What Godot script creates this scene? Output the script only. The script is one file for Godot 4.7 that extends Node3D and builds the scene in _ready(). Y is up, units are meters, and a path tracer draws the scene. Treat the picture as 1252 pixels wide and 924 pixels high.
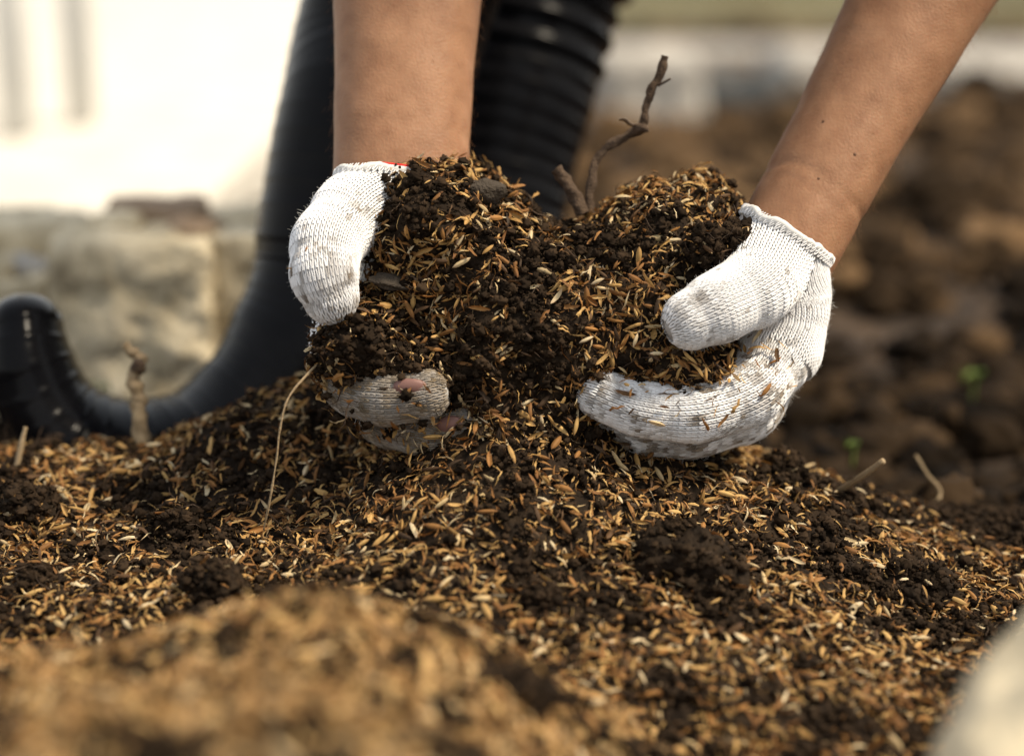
extends Node3D
# Two gloved hands lifting a handful of soil and rice husks from a compost mound, rubber boots behind.

var rng := RandomNumberGenerator.new()
var grain := FastNoiseLite.new()      # centimetre scale patches
var fine := FastNoiseLite.new()       # millimetre scale lumps
var broad := FastNoiseLite.new()      # decimetre scale patches
var M := {}
var taken := {}
var husks: Array[Mesh] = []
var crumbs: Array[Mesh] = []
var clods: Array[Mesh] = []
var tones: Array[StandardMaterial3D] = []
var fibre: Mesh
var stitch: Mesh
var cling := []                      # places on the gloves where husks stick

const MOUND := [[-0.250, -0.068, -0.0404], [-0.210, -0.069, 0.0667], [-0.170, -0.069, -0.0233], [-0.146, -0.072, -0.0291], [-0.113, -0.065, 0.0400], [-0.090, -0.066, 0.0647], [-0.282, -0.067, 0.0290], [-0.232, 0.017, 0.0110], [-0.176, 0.017, -0.0236], [-0.121, 0.016, 0.0349], [-0.216, 0.092, 0.0036], [-0.164, 0.091, 0.0159], [-0.115, 0.070, -0.0133], [-0.071, -0.020, -0.0151], [-0.039, 0.009, -0.2081], [-0.000, 0.013, 0.2107], [-0.009, 0.025, 0.3306], [0.023, 0.025, 0.4594], [0.010, 0.039, 0.4626], [0.027, 0.006, -0.4458], [0.057, 0.009, 0.0166], [0.085, -0.020, 0.0199], [-0.002, -0.044, -0.0019], [0.045, -0.052, 0.0462], [-0.062, 0.068, 0.0427], [0.009, 0.044, -0.9514], [0.008, 0.101, 0.1085], [0.080, 0.045, 0.0042], [0.076, 0.101, 0.0155], [0.040, 0.157, -0.0296], [0.088, 0.157, 0.0011], [0.137, 0.157, 0.0083], [-0.059, 0.123, -0.0134], [0.114, -0.039, 0.0247], [0.145, -0.036, -0.0450], [0.169, -0.034, 0.0757], [0.183, -0.022, -0.0508], [0.209, 0.000, 0.0027], [0.233, 0.012, -0.0050], [0.136, 0.038, 0.0093], [0.179, 0.042, 0.0016], [0.200, 0.085, 0.0025], [0.163, 0.095, -0.0158], [-0.500, -0.240, 0.0000], [-0.380, -0.240, -0.0000], [-0.260, -0.240, -0.0001], [-0.140, -0.240, -0.0006], [-0.020, -0.240, 0.0035], [0.100, -0.240, -0.0409], [0.220, -0.240, -0.0267], [0.340, -0.240, -0.1306], [0.460, -0.240, -0.0478], [0.580, -0.240, -0.0398], [0.200, -0.160, -0.0180], [0.280, -0.160, -0.0004], [0.360, -0.160, -0.1643], [0.360, -0.200, 0.2046], [0.360, -0.100, 0.0493], [0.360, 0.000, -0.0178], [0.360, 0.100, 0.0063], [0.360, 0.200, 0.0233]]
const PILE := [[-0.203, 0.220, 0.0463], [-0.185, 0.220, 0.0187], [-0.141, 0.219, -0.0354], [-0.114, 0.217, -0.0502], [-0.101, 0.215, 0.1622], [-0.068, 0.215, -0.0989], [-0.039, 0.215, 0.0800], [-0.162, 0.318, 0.0710], [-0.110, 0.317, -0.0367], [-0.065, 0.316, 0.0852], [-0.024, 0.319, -0.0209], [0.008, 0.324, 0.0236], [-0.141, 0.409, 0.0684], [-0.079, 0.407, 0.0229], [-0.012, 0.410, 0.0698], [-0.037, 0.215, 0.0818], [-0.018, 0.218, -0.0713], [0.004, 0.221, -0.0136], [0.028, 0.225, 0.0458], [0.052, 0.228, -0.0063], [-0.300, 0.060, -0.0135], [-0.230, 0.060, -0.0066], [-0.160, 0.060, -0.0087], [-0.090, 0.060, -0.0010], [-0.020, 0.060, -0.0094], [0.050, 0.060, -0.0052], [0.120, 0.060, 0.0017], [0.190, 0.060, -0.0007], [0.260, 0.060, 0.0003], [0.330, 0.060, -0.0001], [-0.280, 0.130, 0.0390], [-0.210, 0.130, 0.0042], [-0.140, 0.130, 0.0234], [-0.070, 0.130, -0.0066], [0.000, 0.130, 0.0292]]

# ------------------------------------------------------------------ naming
func numbered(called: String) -> String:
	if not taken.has(called):
		taken[called] = 0
		return called
	taken[called] += 1
	return "%s_%03d" % [called, taken[called]]

func tag(o: Node3D, label: String, category: String, group := "", kind := "") -> Node3D:
	if label: o.set_meta("label", label)
	if category: o.set_meta("category", category)
	if group: o.set_meta("group", group)
	if kind: o.set_meta("kind", kind)
	return o

func thing(called: String, label: String, category: String, at := Vector3.ZERO, group := "") -> Node3D:
	var o := Node3D.new()
	o.name = numbered(called)
	add_child(o)
	o.position = at
	return tag(o, label, category, group)

func put(parent: Node, called: String, mesh: Mesh, mat: Material) -> MeshInstance3D:
	var o := MeshInstance3D.new()
	o.name = numbered(called) if parent == self else called
	o.mesh = mesh
	if mat: o.material_override = mat
	parent.add_child(o, true)
	return o

func scatter(parent: Node, called: String, mesh: Mesh, mat: Material, xf: Array, cols: Array) -> MultiMeshInstance3D:
	var mm := MultiMesh.new()
	mm.transform_format = MultiMesh.TRANSFORM_3D
	mm.use_colors = not cols.is_empty()
	mm.mesh = mesh
	mm.instance_count = xf.size()
	for i in xf.size():
		mm.set_instance_transform(i, xf[i])
		if mm.use_colors: mm.set_instance_color(i, cols[i])
	var o := MultiMeshInstance3D.new()
	o.name = numbered(called) if parent == self else called
	o.multimesh = mm
	o.material_override = mat
	parent.add_child(o, true)
	o.set_meta("kind", "stuff")
	return o

# ------------------------------------------------------------------ solid fields meshed as surface nets
class Blob:
	var lo: Vector3
	var n: Vector3i
	var h: float
	var k: float
	var acc: PackedFloat32Array
	var tmp: PackedFloat32Array
	var who: PackedInt32Array
	var near: PackedFloat32Array
	var margin: float
	func _init(a: Vector3, b: Vector3, cell: float, sharp: float) -> void:
		lo = a; h = cell; k = sharp
		n = Vector3i(((b - a) / cell).ceil()) + Vector3i.ONE
		acc.resize(n.x * n.y * n.z)
		tmp.resize(acc.size()); who.resize(acc.size()); near.resize(acc.size())
		acc.fill(0.0); near.fill(1e9); who.fill(-1)
		margin = maxf(4.0 * h, 4.0 / k)
	# tapered, bent limb: hard minimum of the round cones along the joints
	func chain(p: PackedVector3Array, r: PackedFloat32Array, id: int) -> void:
		tmp.fill(1e9)
		var glo := Vector3i(999999, 999999, 999999)
		var ghi := Vector3i(-1, -1, -1)
		for s in p.size() - 1:
			var a := p[s]
			var b := p[s + 1]
			var ra := r[s]
			var rb := r[s + 1]
			var m := maxf(ra, rb) + margin
			var l := a.min(b) - Vector3.ONE * m
			var u := a.max(b) + Vector3.ONE * m
			var i0 := Vector3i(((l - lo) / h).floor()).clamp(Vector3i.ZERO, n - Vector3i.ONE)
			var i1 := Vector3i(((u - lo) / h).ceil()).clamp(Vector3i.ZERO, n - Vector3i.ONE)
			glo = glo.min(i0); ghi = ghi.max(i1)
			var ab := b - a
			var inv := 1.0 / maxf(ab.length_squared(), 1e-9)
			for z in range(i0.z, i1.z + 1):
				for y in range(i0.y, i1.y + 1):
					var row := (z * n.y + y) * n.x
					var q := lo + Vector3(i0.x, y, z) * h - a
					for x in range(i0.x, i1.x + 1):
						var t := clampf(q.dot(ab) * inv, 0.0, 1.0)
						var d := (q - ab * t).length() - (ra + (rb - ra) * t)
						if d < tmp[row + x]: tmp[row + x] = d
						q.x += h
		fold(glo, ghi, id)
	func ell(c: Vector3, r: Vector3, id: int) -> void:
		tmp.fill(1e9)
		var i0 := Vector3i(((c - r - Vector3.ONE * margin - lo) / h).floor()).clamp(Vector3i.ZERO, n - Vector3i.ONE)
		var i1 := Vector3i(((c + r + Vector3.ONE * margin - lo) / h).ceil()).clamp(Vector3i.ZERO, n - Vector3i.ONE)
		for z in range(i0.z, i1.z + 1):
			for y in range(i0.y, i1.y + 1):
				var row := (z * n.y + y) * n.x
				for x in range(i0.x, i1.x + 1):
					var q := (lo + Vector3(x, y, z) * h - c)
					var k0 := (q / r).length()
					var k1 := (q / (r * r)).length()
					tmp[row + x] = k0 * (k0 - 1.0) / maxf(k1, 1e-6) if k0 > 0.05 else -minf(r.x, minf(r.y, r.z))
		fold(i0, i1, id)
	func fold(i0: Vector3i, i1: Vector3i, id: int) -> void:
		for z in range(i0.z, i1.z + 1):
			for y in range(i0.y, i1.y + 1):
				var row := (z * n.y + y) * n.x
				for x in range(i0.x, i1.x + 1):
					var d := tmp[row + x]
					if d < margin:
						acc[row + x] += exp(-k * maxf(d, -0.08))
						if d < near[row + x]:
							near[row + x] = d
							who[row + x] = id
	func finish() -> void:
		for i in acc.size():
			acc[i] = -log(acc[i]) / k if acc[i] > 0.0 else margin
	func lump(noise: FastNoiseLite, amp: float) -> void:
		for z in n.z:
			for y in n.y:
				var row := (z * n.y + y) * n.x
				for x in n.x:
					if absf(acc[row + x]) < 4.0 * h + amp:
						acc[row + x] -= amp * noise.get_noise_3dv(lo + Vector3(x, y, z) * h)
	func cut(o: Vector3, dir: Vector3, reach: float) -> void:   # keep the side that dir points away from
		for z in n.z:
			for y in n.y:
				var row := (z * n.y + y) * n.x
				for x in n.x:
					var q := lo + Vector3(x, y, z) * h - o
					if q.length() < reach:
						acc[row + x] = maxf(acc[row + x], q.dot(dir))
	func at(p: Vector3) -> float:
		var g := (p - lo) / h
		var i := Vector3i(g.floor()).clamp(Vector3i.ZERO, n - Vector3i(2, 2, 2))
		var f := g - Vector3(i)
		var b := (i.z * n.y + i.y) * n.x + i.x
		var sy := n.x
		var sz := n.x * n.y
		var c00 := lerpf(acc[b], acc[b + 1], f.x)
		var c10 := lerpf(acc[b + sy], acc[b + sy + 1], f.x)
		var c01 := lerpf(acc[b + sz], acc[b + sz + 1], f.x)
		var c11 := lerpf(acc[b + sy + sz], acc[b + sy + sz + 1], f.x)
		return lerpf(lerpf(c00, c10, f.y), lerpf(c01, c11, f.y), f.z)
	func owner(p: Vector3) -> int:
		var i := Vector3i(((p - lo) / h).round()).clamp(Vector3i.ZERO, n - Vector3i.ONE)
		return who[(i.z * n.y + i.y) * n.x + i.x]
	func grad(p: Vector3) -> Vector3:
		var e := h * 0.7
		return Vector3(at(p + Vector3(e, 0, 0)) - at(p - Vector3(e, 0, 0)), at(p + Vector3(0, e, 0)) - at(p - Vector3(0, e, 0)), at(p + Vector3(0, 0, e)) - at(p - Vector3(0, 0, e))).normalized()
	func nets(v: PackedVector3Array, nn: PackedVector3Array, idx: PackedInt32Array, inflate := 0.0) -> Array:
		var cells := {}
		var sy := n.x
		var sz := n.x * n.y
		var off := [0, 1, sy, sy + 1, sz, sz + 1, sz + sy, sz + sy + 1]
		var edges := [[0, 1], [2, 3], [4, 5], [6, 7], [0, 2], [1, 3], [4, 6], [5, 7], [0, 4], [1, 5], [2, 6], [3, 7]]
		var live: Array[Vector3i] = []
		for z in n.z - 1:
			for y in n.y - 1:
				var row := (z * n.y + y) * n.x
				for x in n.x - 1:
					var b := row + x
					if absf(acc[b] - inflate) > 2.2 * h: continue
					var mask := 0
					for c in 8:
						if acc[b + off[c]] < inflate: mask |= 1 << c
					if mask == 0 or mask == 255: continue
					var p := Vector3.ZERO
					var m := 0
					for e in edges:
						var ia: int = e[0]
						var ib: int = e[1]
						if ((mask >> ia) & 1) != ((mask >> ib) & 1):
							var fa := acc[b + off[ia]] - inflate
							var fb := acc[b + off[ib]] - inflate
							var t := fa / (fa - fb)
							p += Vector3(ia & 1, (ia >> 1) & 1, ia >> 2).lerp(Vector3(ib & 1, (ib >> 1) & 1, ib >> 2), t)
							m += 1
					p = lo + (Vector3(x, y, z) + p / m) * h
					cells[b] = v.size()
					live.append(Vector3i(x, y, z))
					v.append(p)
					nn.append(grad(p))
		for c in live:
			var b := (c.z * n.y + c.y) * n.x + c.x
			var s0 := acc[b] < inflate
			for ax in 3:
				var st: int = [1, sy, sz][ax]
				if s0 == (acc[b + st] < inflate): continue
				var d1: int = [sy, sz, 1][ax]
				var d2: int = [sz, 1, sy][ax]
				var q := [b, b - d1, b - d1 - d2, b - d2]
				if not (cells.has(q[1]) and cells.has(q[2]) and cells.has(q[3])): continue
				var a0: int = cells[q[0]]
				var a1: int = cells[q[1]]
				var a2: int = cells[q[2]]
				var a3: int = cells[q[3]]
				if s0: idx.append_array(PackedInt32Array([a0, a2, a1, a0, a3, a2]))
				else: idx.append_array(PackedInt32Array([a0, a1, a2, a0, a2, a3]))
		return [v, nn, idx]

func to_mesh(v: PackedVector3Array, nn: PackedVector3Array, idx: PackedInt32Array, cols := PackedColorArray(), uv := PackedVector2Array()) -> ArrayMesh:
	var a := []
	a.resize(Mesh.ARRAY_MAX)
	a[Mesh.ARRAY_VERTEX] = v
	a[Mesh.ARRAY_NORMAL] = nn
	a[Mesh.ARRAY_INDEX] = idx
	if cols.size(): a[Mesh.ARRAY_COLOR] = cols
	if uv.size(): a[Mesh.ARRAY_TEX_UV] = uv
	var m := ArrayMesh.new()
	m.add_surface_from_arrays(Mesh.PRIMITIVE_TRIANGLES, a)
	return m

func blob_mesh(b: Blob, inflate := 0.0) -> ArrayMesh:
	var r := b.nets(PackedVector3Array(), PackedVector3Array(), PackedInt32Array(), inflate)
	return to_mesh(r[0], r[1], r[2])

func smooth_path(p: Array, r: Array, sub := 4) -> Array:
	var op := PackedVector3Array()
	var orr := PackedFloat32Array()
	for i in p.size() - 1:
		var a: Vector3 = p[maxi(i - 1, 0)]
		var b: Vector3 = p[i]
		var c: Vector3 = p[i + 1]
		var d: Vector3 = p[mini(i + 2, p.size() - 1)]
		for s in sub:
			var t := float(s) / sub
			op.append(b.cubic_interpolate(c, a, d, t))
			orr.append(lerpf(r[i], r[i + 1], t * t * (3.0 - 2.0 * t)))
	op.append(p[-1])
	orr.append(r[-1])
	return [op, orr]

# tube along a path; ring radii (across, along) may differ; side = the ring's first axis
func loft(p: PackedVector3Array, ra: PackedFloat32Array, rb: PackedFloat32Array, side: Vector3, seg: int, capped := true, wob: FastNoiseLite = null, amp := 0.0) -> ArrayMesh:
	var v := PackedVector3Array()
	var idx := PackedInt32Array()
	var uv := PackedVector2Array()
	var run := 0.0
	for i in p.size():
		var t := (p[mini(i + 1, p.size() - 1)] - p[maxi(i - 1, 0)]).normalized()
		var s := (side - t * side.dot(t)).normalized()
		var u := t.cross(s)
		if i: run += p[i].distance_to(p[i - 1])
		for j in seg + 1:
			var a := TAU * (j % seg) / seg
			var q := p[i] + s * cos(a) * ra[i] + u * sin(a) * rb[i]
			if wob: q += (s * cos(a) + u * sin(a)) * wob.get_noise_3dv(q) * amp
			v.append(q)
			uv.append(Vector2(float(j) / seg, run))
	for i in p.size() - 1:
		for j in seg:
			var a0 := i * (seg + 1) + j
			var b0 := a0 + seg + 1
			idx.append_array(PackedInt32Array([a0, b0, a0 + 1, a0 + 1, b0, b0 + 1]))
	if capped:
		for e in [0, p.size() - 1]:
			var c := v.size()
			v.append(p[e]); uv.append(Vector2.ZERO)
			for j in seg:
				var a0: int = e * (seg + 1) + j
				if e == 0: idx.append_array(PackedInt32Array([c, a0, a0 + 1]))
				else: idx.append_array(PackedInt32Array([c, a0 + 1, a0]))
	var st := SurfaceTool.new()
	st.create_from_arrays(_arr(v, idx, uv))
	st.generate_normals()
	return st.commit()

func _arr(v: PackedVector3Array, idx: PackedInt32Array, uv: PackedVector2Array) -> Array:
	var a := []
	a.resize(Mesh.ARRAY_MAX)
	a[Mesh.ARRAY_VERTEX] = v
	a[Mesh.ARRAY_INDEX] = idx
	if uv.size(): a[Mesh.ARRAY_TEX_UV] = uv
	return a

func tube(points: Array, radii: Array, seg := 8, sub := 5, wob := 0.0) -> ArrayMesh:
	var s := smooth_path(points, radii, sub)
	return loft(s[0], s[1], s[1], Vector3(0.31, 0.17, 0.93), seg, true, fine if wob > 0.0 else null, wob)

# rounded, uneven stone or block
func rock(size: Vector3, round_: float, rough: float, freq: float, sd: int, res := 14) -> ArrayMesh:
	var nz := FastNoiseLite.new()
	nz.seed = sd
	nz.frequency = freq
	nz.fractal_octaves = 4
	var st := SurfaceTool.new()
	st.begin(Mesh.PRIMITIVE_TRIANGLES)
	st.set_smooth_group(0)
	var half := size * 0.5
	for f in 6:
		var ax := f / 2
		var sg := 1.0 if f % 2 == 0 else -1.0
		for i in res:
			for j in res:
				var q := []
				for c in [[0, 0], [1, 0], [1, 1], [0, 1]]:
					var a: float = float(i + c[0]) / res * 2.0 - 1.0
					var b: float = float(j + c[1]) / res * 2.0 - 1.0
					var p := Vector3.ZERO
					p[ax] = sg; p[(ax + 1) % 3] = a * sg; p[(ax + 2) % 3] = b
					p = p * half
					var core := p.clamp(-half + Vector3.ONE * round_, half - Vector3.ONE * round_)
					var e := p - core
					p = core + (e.normalized() * round_ if e.length() > 1e-6 else e)
					p += p.normalized() * nz.get_noise_3dv(p) * rough
					q.append(p)
				for t in [0, 2, 1, 0, 3, 2]:
					st.add_vertex(q[t])
	st.index()
	st.generate_normals()
	return st.commit()

func lump_mesh(sd: int, amp: float, freq: float, rings := 5) -> ArrayMesh:
	var nz := FastNoiseLite.new()
	nz.seed = sd
	nz.frequency = freq
	nz.fractal_octaves = 5
	nz.fractal_gain = .6
	var s := SphereMesh.new()
	s.radius = 1.0; s.height = 2.0
	s.radial_segments = rings * 2; s.rings = rings
	var a := s.get_mesh_arrays()
	var v: PackedVector3Array = a[Mesh.ARRAY_VERTEX]
	for i in v.size():
		v[i] *= 1.0 + amp * nz.get_noise_3dv(v[i])
	a[Mesh.ARRAY_VERTEX] = v
	var st := SurfaceTool.new()
	st.create_from_arrays(a)
	st.generate_normals()
	return st.commit()

# ------------------------------------------------------------------ materials
func mat(called: String, col: Color, rough := 0.9, spec := 0.4) -> StandardMaterial3D:
	var m := StandardMaterial3D.new()
	m.resource_name = called
	m.albedo_color = col.linear_to_srgb()
	m.roughness = rough
	m.metallic_specular = spec
	return m

func noise_tex(sd: int, freq: float, cols: Array, size := 512, octaves := 5, kind := FastNoiseLite.TYPE_SIMPLEX_SMOOTH) -> NoiseTexture2D:
	var nz := FastNoiseLite.new()
	nz.seed = sd
	nz.frequency = freq
	nz.fractal_octaves = octaves
	nz.noise_type = kind
	var t := NoiseTexture2D.new()
	t.width = size; t.height = size
	t.seamless = true
	t.noise = nz
	if cols.size():
		var g := Gradient.new()
		g.offsets = PackedFloat32Array(range(cols.size()).map(func(i): return float(i) / (cols.size() - 1)))
		g.colors = PackedColorArray(cols.map(func(c): return c.linear_to_srgb()))
		t.color_ramp = g
	return t

func rough_mat(called: String, cols: Array, scale: float, bump_cm: float, rough: float, sd: int, freq := 0.02) -> StandardMaterial3D:
	var m := mat(called, Color(1, 1, 1), rough)
	m.albedo_texture = noise_tex(sd, freq, cols)
	m.uv1_triplanar = true
	m.uv1_world_triplanar = true
	m.uv1_scale = Vector3.ONE * scale
	m.heightmap_enabled = true
	m.heightmap_texture = noise_tex(sd + 7, freq * 1.6, [])
	m.heightmap_scale = bump_cm
	return m

func make_materials() -> void:
	M.soil = rough_mat("dark moist soil", [Color(.006, .004, .0026), Color(.017, .0108, .0064), Color(.040, .026, .0145)], 9.0, 0.25, 0.82, 3)
	M.ground = rough_mat("brown garden soil", [Color(.012, .007, .004), Color(.035, .021, .011), Color(.085, .052, .027)], 1.4, 1.2, 0.95, 5)
	M.soil.metallic_specular = 0.22
	M.litter = rough_mat("matted husks", [Color(.02, .012, .006), Color(.20, .13, .052), Color(.38, .24, .10), Color(.50, .34, .16)], 7.0, 1.0, 0.8, 51, 0.03)
	M.clod = mat("soil crumbs", Color(1, 1, 1), 0.88, 0.2)
	M.clod.vertex_color_use_as_albedo = true
	M.husk = mat("rice husk", Color(1, 1, 1), 0.68, 0.35)
	M.husk.vertex_color_use_as_albedo = true
	M.husk.backlight_enabled = true
	M.husk.backlight = Color(.50, .40, .26)
	M.yarn = mat("white cotton yarn", Color(1, 1, 1), 0.95, 0.25)
	M.yarn.vertex_color_use_as_albedo = true
	M.yarn.rim_enabled = true
	M.yarn.rim = 0.5
	M.soiled = mat("soil-caked yarn", Color(1, 1, 1), 0.95, 0.15)
	M.soiled.vertex_color_use_as_albedo = true
	M.fuzz = mat("cotton fuzz", Color(.72, .71, .70), 1.0, 0.2)
	M.fuzz.backlight_enabled = true
	M.fuzz.backlight = Color(.7, .7, .66)
	M.knit = rough_mat("knit base with stitch hole shade", [Color(.30, .28, .26), Color(.40, .39, .38), Color(.48, .47, .46)], 30.0, 0.05, 1.0, 41)  # greyer than the yarn: shade inside the stitch holes is in this colour
	M.skin = rough_mat("tan skin", [Color(.205, .095, .048), Color(.285, .145, .077), Color(.365, .195, .108)], 7.0, 0.02, 0.55, 11, 0.012)
	M.skin.heightmap_texture = noise_tex(19, 0.12, [], 512, 3)
	M.skin.uv1_scale = Vector3.ONE * 9.0
	M.skin.subsurf_scatter_enabled = true
	M.skin.subsurf_scatter_strength = 0.12
	M.down = mat("fine arm hair", Color(.26, .13, .06), 0.6)
	M.mole = mat("dark mole", Color(.13, .062, .032), 0.6)
	M.tip_skin = mat("pink finger skin", Color(.19, .098, .082), 0.5)
	M.rubber = rough_mat("black rubber", [Color(.003, .003, .004), Color(.005, .005, .006), Color(.009, .009, .010)], 3.0, 0.01, 0.22, 23)
	M.rubber.metallic_specular = 0.19
	M.sole = rough_mat("dusty black rubber", [Color(.015, .014, .014), Color(.03, .028, .026)], 5.0, 0.05, 0.7, 24)
	M.cloth = rough_mat("dark trouser cloth", [Color(.008, .008, .010), Color(.015, .015, .018)], 8.0, 0.05, 0.95, 29)
	M.shirt = rough_mat("grey work shirt", [Color(.16, .17, .18), Color(.22, .23, .24)], 8.0, 0.05, 0.95, 30)
	M.hair = mat("black hair", Color(.012, .009, .008), 0.5)
	M.block = rough_mat("weathered cream concrete", [Color(.18, .14, .085), Color(.52, .44, .30), Color(.64, .55, .39), Color(.72, .64, .49)], 2.6, 0.8, 0.95, 31, 0.012)
	M.brick = rough_mat("worn red brick", [Color(.22, .15, .10), Color(.34, .245, .165), Color(.42, .32, .23)], 6.0, 0.4, 0.95, 33)
	M.slab = rough_mat("pale sunlit concrete", [Color(.42, .39, .34), Color(.53, .50, .44), Color(.62, .59, .54)], 0.9, 0.3, 0.95, 35)
	M.plaster = rough_mat("white plaster", [Color(.70, .69, .66), Color(.80, .79, .77)], 0.5, 0.2, 0.95, 36)
	M.post = rough_mat("grey painted post", [Color(.54, .53, .50), Color(.63, .62, .59)], 2.0, 0.1, 0.9, 37)
	M.stone = rough_mat("grey stone", [Color(.26, .24, .21), Color(.40, .37, .33), Color(.52, .49, .44)], 5.0, 0.5, 0.95, 38)
	M.gap_shade = rough_mat("dark gap shade", [Color(.03, .035, .037), Color(.055, .06, .062)], 3.0, 0.3, 0.8, 39)  # dark tone stands for the shade in a gap between stones
	M.wood = rough_mat("weathered twig bark", [Color(.028, .017, .011), Color(.07, .044, .027), Color(.13, .088, .055)], 45.0, 0.08, 0.9, 43)
	M.straw = rough_mat("dry straw", [Color(.22, .15, .08), Color(.36, .27, .16)], 40.0, 0.05, 0.7, 44)
	M.red = mat("red thread hem", Color(.55, .03, .025), 0.9)
	M.chip = rough_mat("grey stone chip", [Color(.030, .022, .015), Color(.062, .047, .033)], 30.0, 0.1, 0.8, 46)
	M.green = mat("young green leaf", Color(.11, .16, .03), 0.6)
	M.green.backlight_enabled = true
	M.green.backlight = Color(.2, .3, .06)
	M.leaf = mat("shrub leaves", Color(1, 1, 1), 0.7)
	M.leaf.vertex_color_use_as_albedo = true
	M.leaf.backlight_enabled = true
	M.leaf.backlight = Color(.35, .4, .12)
	M.grass_ground = rough_mat("dry yellow green turf", [Color(.06, .058, .022), Color(.11, .095, .045), Color(.17, .14, .08)], 0.5, 1.0, 1.0, 47)
	for i in 12:
		var m := M.husk.duplicate() as StandardMaterial3D
		m.resource_name = "rice husk"
		var c := husk_colour()
		m.albedo_color = c.linear_to_srgb()
		tones.append(m)

func husk_colour() -> Color:
	var t := rng.randf()
	var c: Color
	if t < 0.36: c = Color(.39, .222, .074).lerp(Color(.55, .35, .135), rng.randf())
	elif t < 0.72: c = Color(.18, .080, .024).lerp(Color(.34, .165, .05), rng.randf())
	elif t < 0.85: c = Color(.54, .39, .20).lerp(Color(.68, .55, .36), rng.randf())
	else: c = Color(.04, .024, .013).lerp(Color(.12, .062, .026), rng.randf())
	return c * rng.randf_range(.85, 1.12)

# ------------------------------------------------------------------ small shapes
# a rice hull: boat-shaped shell, wid and arc in shares of its length, tips darker
func husk_mesh(wid: float, arc: float, bend: float, twist: float, a0: float, a1: float, torn := 0.0, sd := 0) -> ArrayMesh:
	var nl := 7
	var nc := 4
	var v := PackedVector3Array()
	var cols := PackedColorArray()
	var idx := PackedInt32Array()
	var own := RandomNumberGenerator.new()
	own.seed = 500 + sd
	var drift := 0.0
	var kink := own.randf_range(.3, .7)
	for i in nl + 1:
		var t := lerpf(a0, a1, float(i) / nl)
		var w := wid * pow(maxf(sin(PI * t), 0.0), 0.62) + 0.010
		w *= 1.0 + torn * own.randf_range(-.5, .4)
		drift += torn * own.randf_range(-.05, .05)
		var tone := own.randf_range(.82, 1.1)
		for j in nc + 1:
			var a := (float(j) / nc - 0.5) * 2.0 * arc + twist * (t - .5)
			var ridge := 1.0 + 0.10 * (1.0 if j % 2 == 0 else -1.0)
			var z := t - 0.5
			var lift := bend * (0.25 - z * z) * 1.6 - torn * .35 * maxf(0.0, t - kink)
			v.append(Vector3(sin(a) * w * ridge + drift, cos(a) * w * 0.8 * ridge + lift, z + torn * own.randf_range(-.03, .03)))
			var tip := 1.0 - 0.4 * pow(absf(z) * 2.0, 4.0)
			var s := tip * tone * (1.06 if j % 2 == 0 else 0.86)
			cols.append(Color(s, s * (.95 if tip < .9 else 1.0), s * .95))
	for i in nl:
		for j in nc:
			var a0_ := i * (nc + 1) + j
			var b0 := a0_ + nc + 1
			idx.append_array(PackedInt32Array([a0_, a0_ + 1, b0, a0_ + 1, b0 + 1, b0]))
	var a := _arr(v, idx, PackedVector2Array())
	a[Mesh.ARRAY_COLOR] = cols
	var st := SurfaceTool.new()
	st.create_from_arrays(a)
	st.generate_normals()
	return st.commit()

func make_small_shapes() -> void:
	husks = [
		husk_mesh(.105, 1.3, .10, .2, .0, 1.0, .15, 1), husk_mesh(.115, 1.8, .07, .3, .0, 1.0, .12, 2), husk_mesh(.085, 1.0, .24, .6, .0, 1.0, .35, 3),
		husk_mesh(.065, .8, .34, -.8, .0, .92, .5, 4), husk_mesh(.11, 1.3, .05, -.2, .16, .85, .5, 5), husk_mesh(.04, .8, .20, 1.0, .0, 1.0, .6, 6), husk_mesh(.12, 2.4, .04, .0, .0, 1.0, .1, 7),
		husk_mesh(.09, .6, .12, .9, .05, .8, .9, 8), husk_mesh(.07, .5, .28, -1.2, .1, 1.0, .9, 9), husk_mesh(.055, .9, .4, .4, .0, 1.0, .8, 10), husk_mesh(.10, 1.0, -.15, .5, .0, .75, .7, 11)]
	for i in 4:
		crumbs.append(lump_mesh(60 + i, 1.3, 2.2, 7))
	for i in 4:
		clods.append(lump_mesh(160 + i, .7, 1.3, 10))
	# one knit stitch: two leaning yarn loops that meet at the foot; x across, y along the wale, z out
	var v := PackedVector3Array()
	var idx := PackedInt32Array()
	for s: float in [-1.0, 1.0]:
		var b := v.size()
		for i in 6:
			var t := i / 5.0
			var c := Vector3(s * (.10 + .21 * sin(PI * .5 * t)), lerpf(-.80, .74, t), lerpf(.30, .04, t) + .07 * sin(PI * t))
			var r := .17 * pow(sin(PI * (.12 + .76 * t)), .5)
			for j in 6:
				var a := TAU * j / 6
				v.append(c + Vector3(cos(a) * r, cos(a) * -s * r * .3, sin(a) * r * 1.1))
		for i in 5:
			for j in 6:
				var a0 := b + i * 6 + j
				var a1 := b + i * 6 + (j + 1) % 6
				idx.append_array(PackedInt32Array([a0, a0 + 6, a1, a1, a0 + 6, a1 + 6]))
	var st := SurfaceTool.new()
	st.create_from_arrays(_arr(v, idx, PackedVector2Array()))
	st.generate_normals()
	stitch = st.commit()
	fibre = tube([Vector3.ZERO, Vector3(.06, .35, .02), Vector3(.24, .7, -.06), Vector3(.2, 1.0, .1)], [.030, .027, .022, .012], 3, 2)

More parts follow.
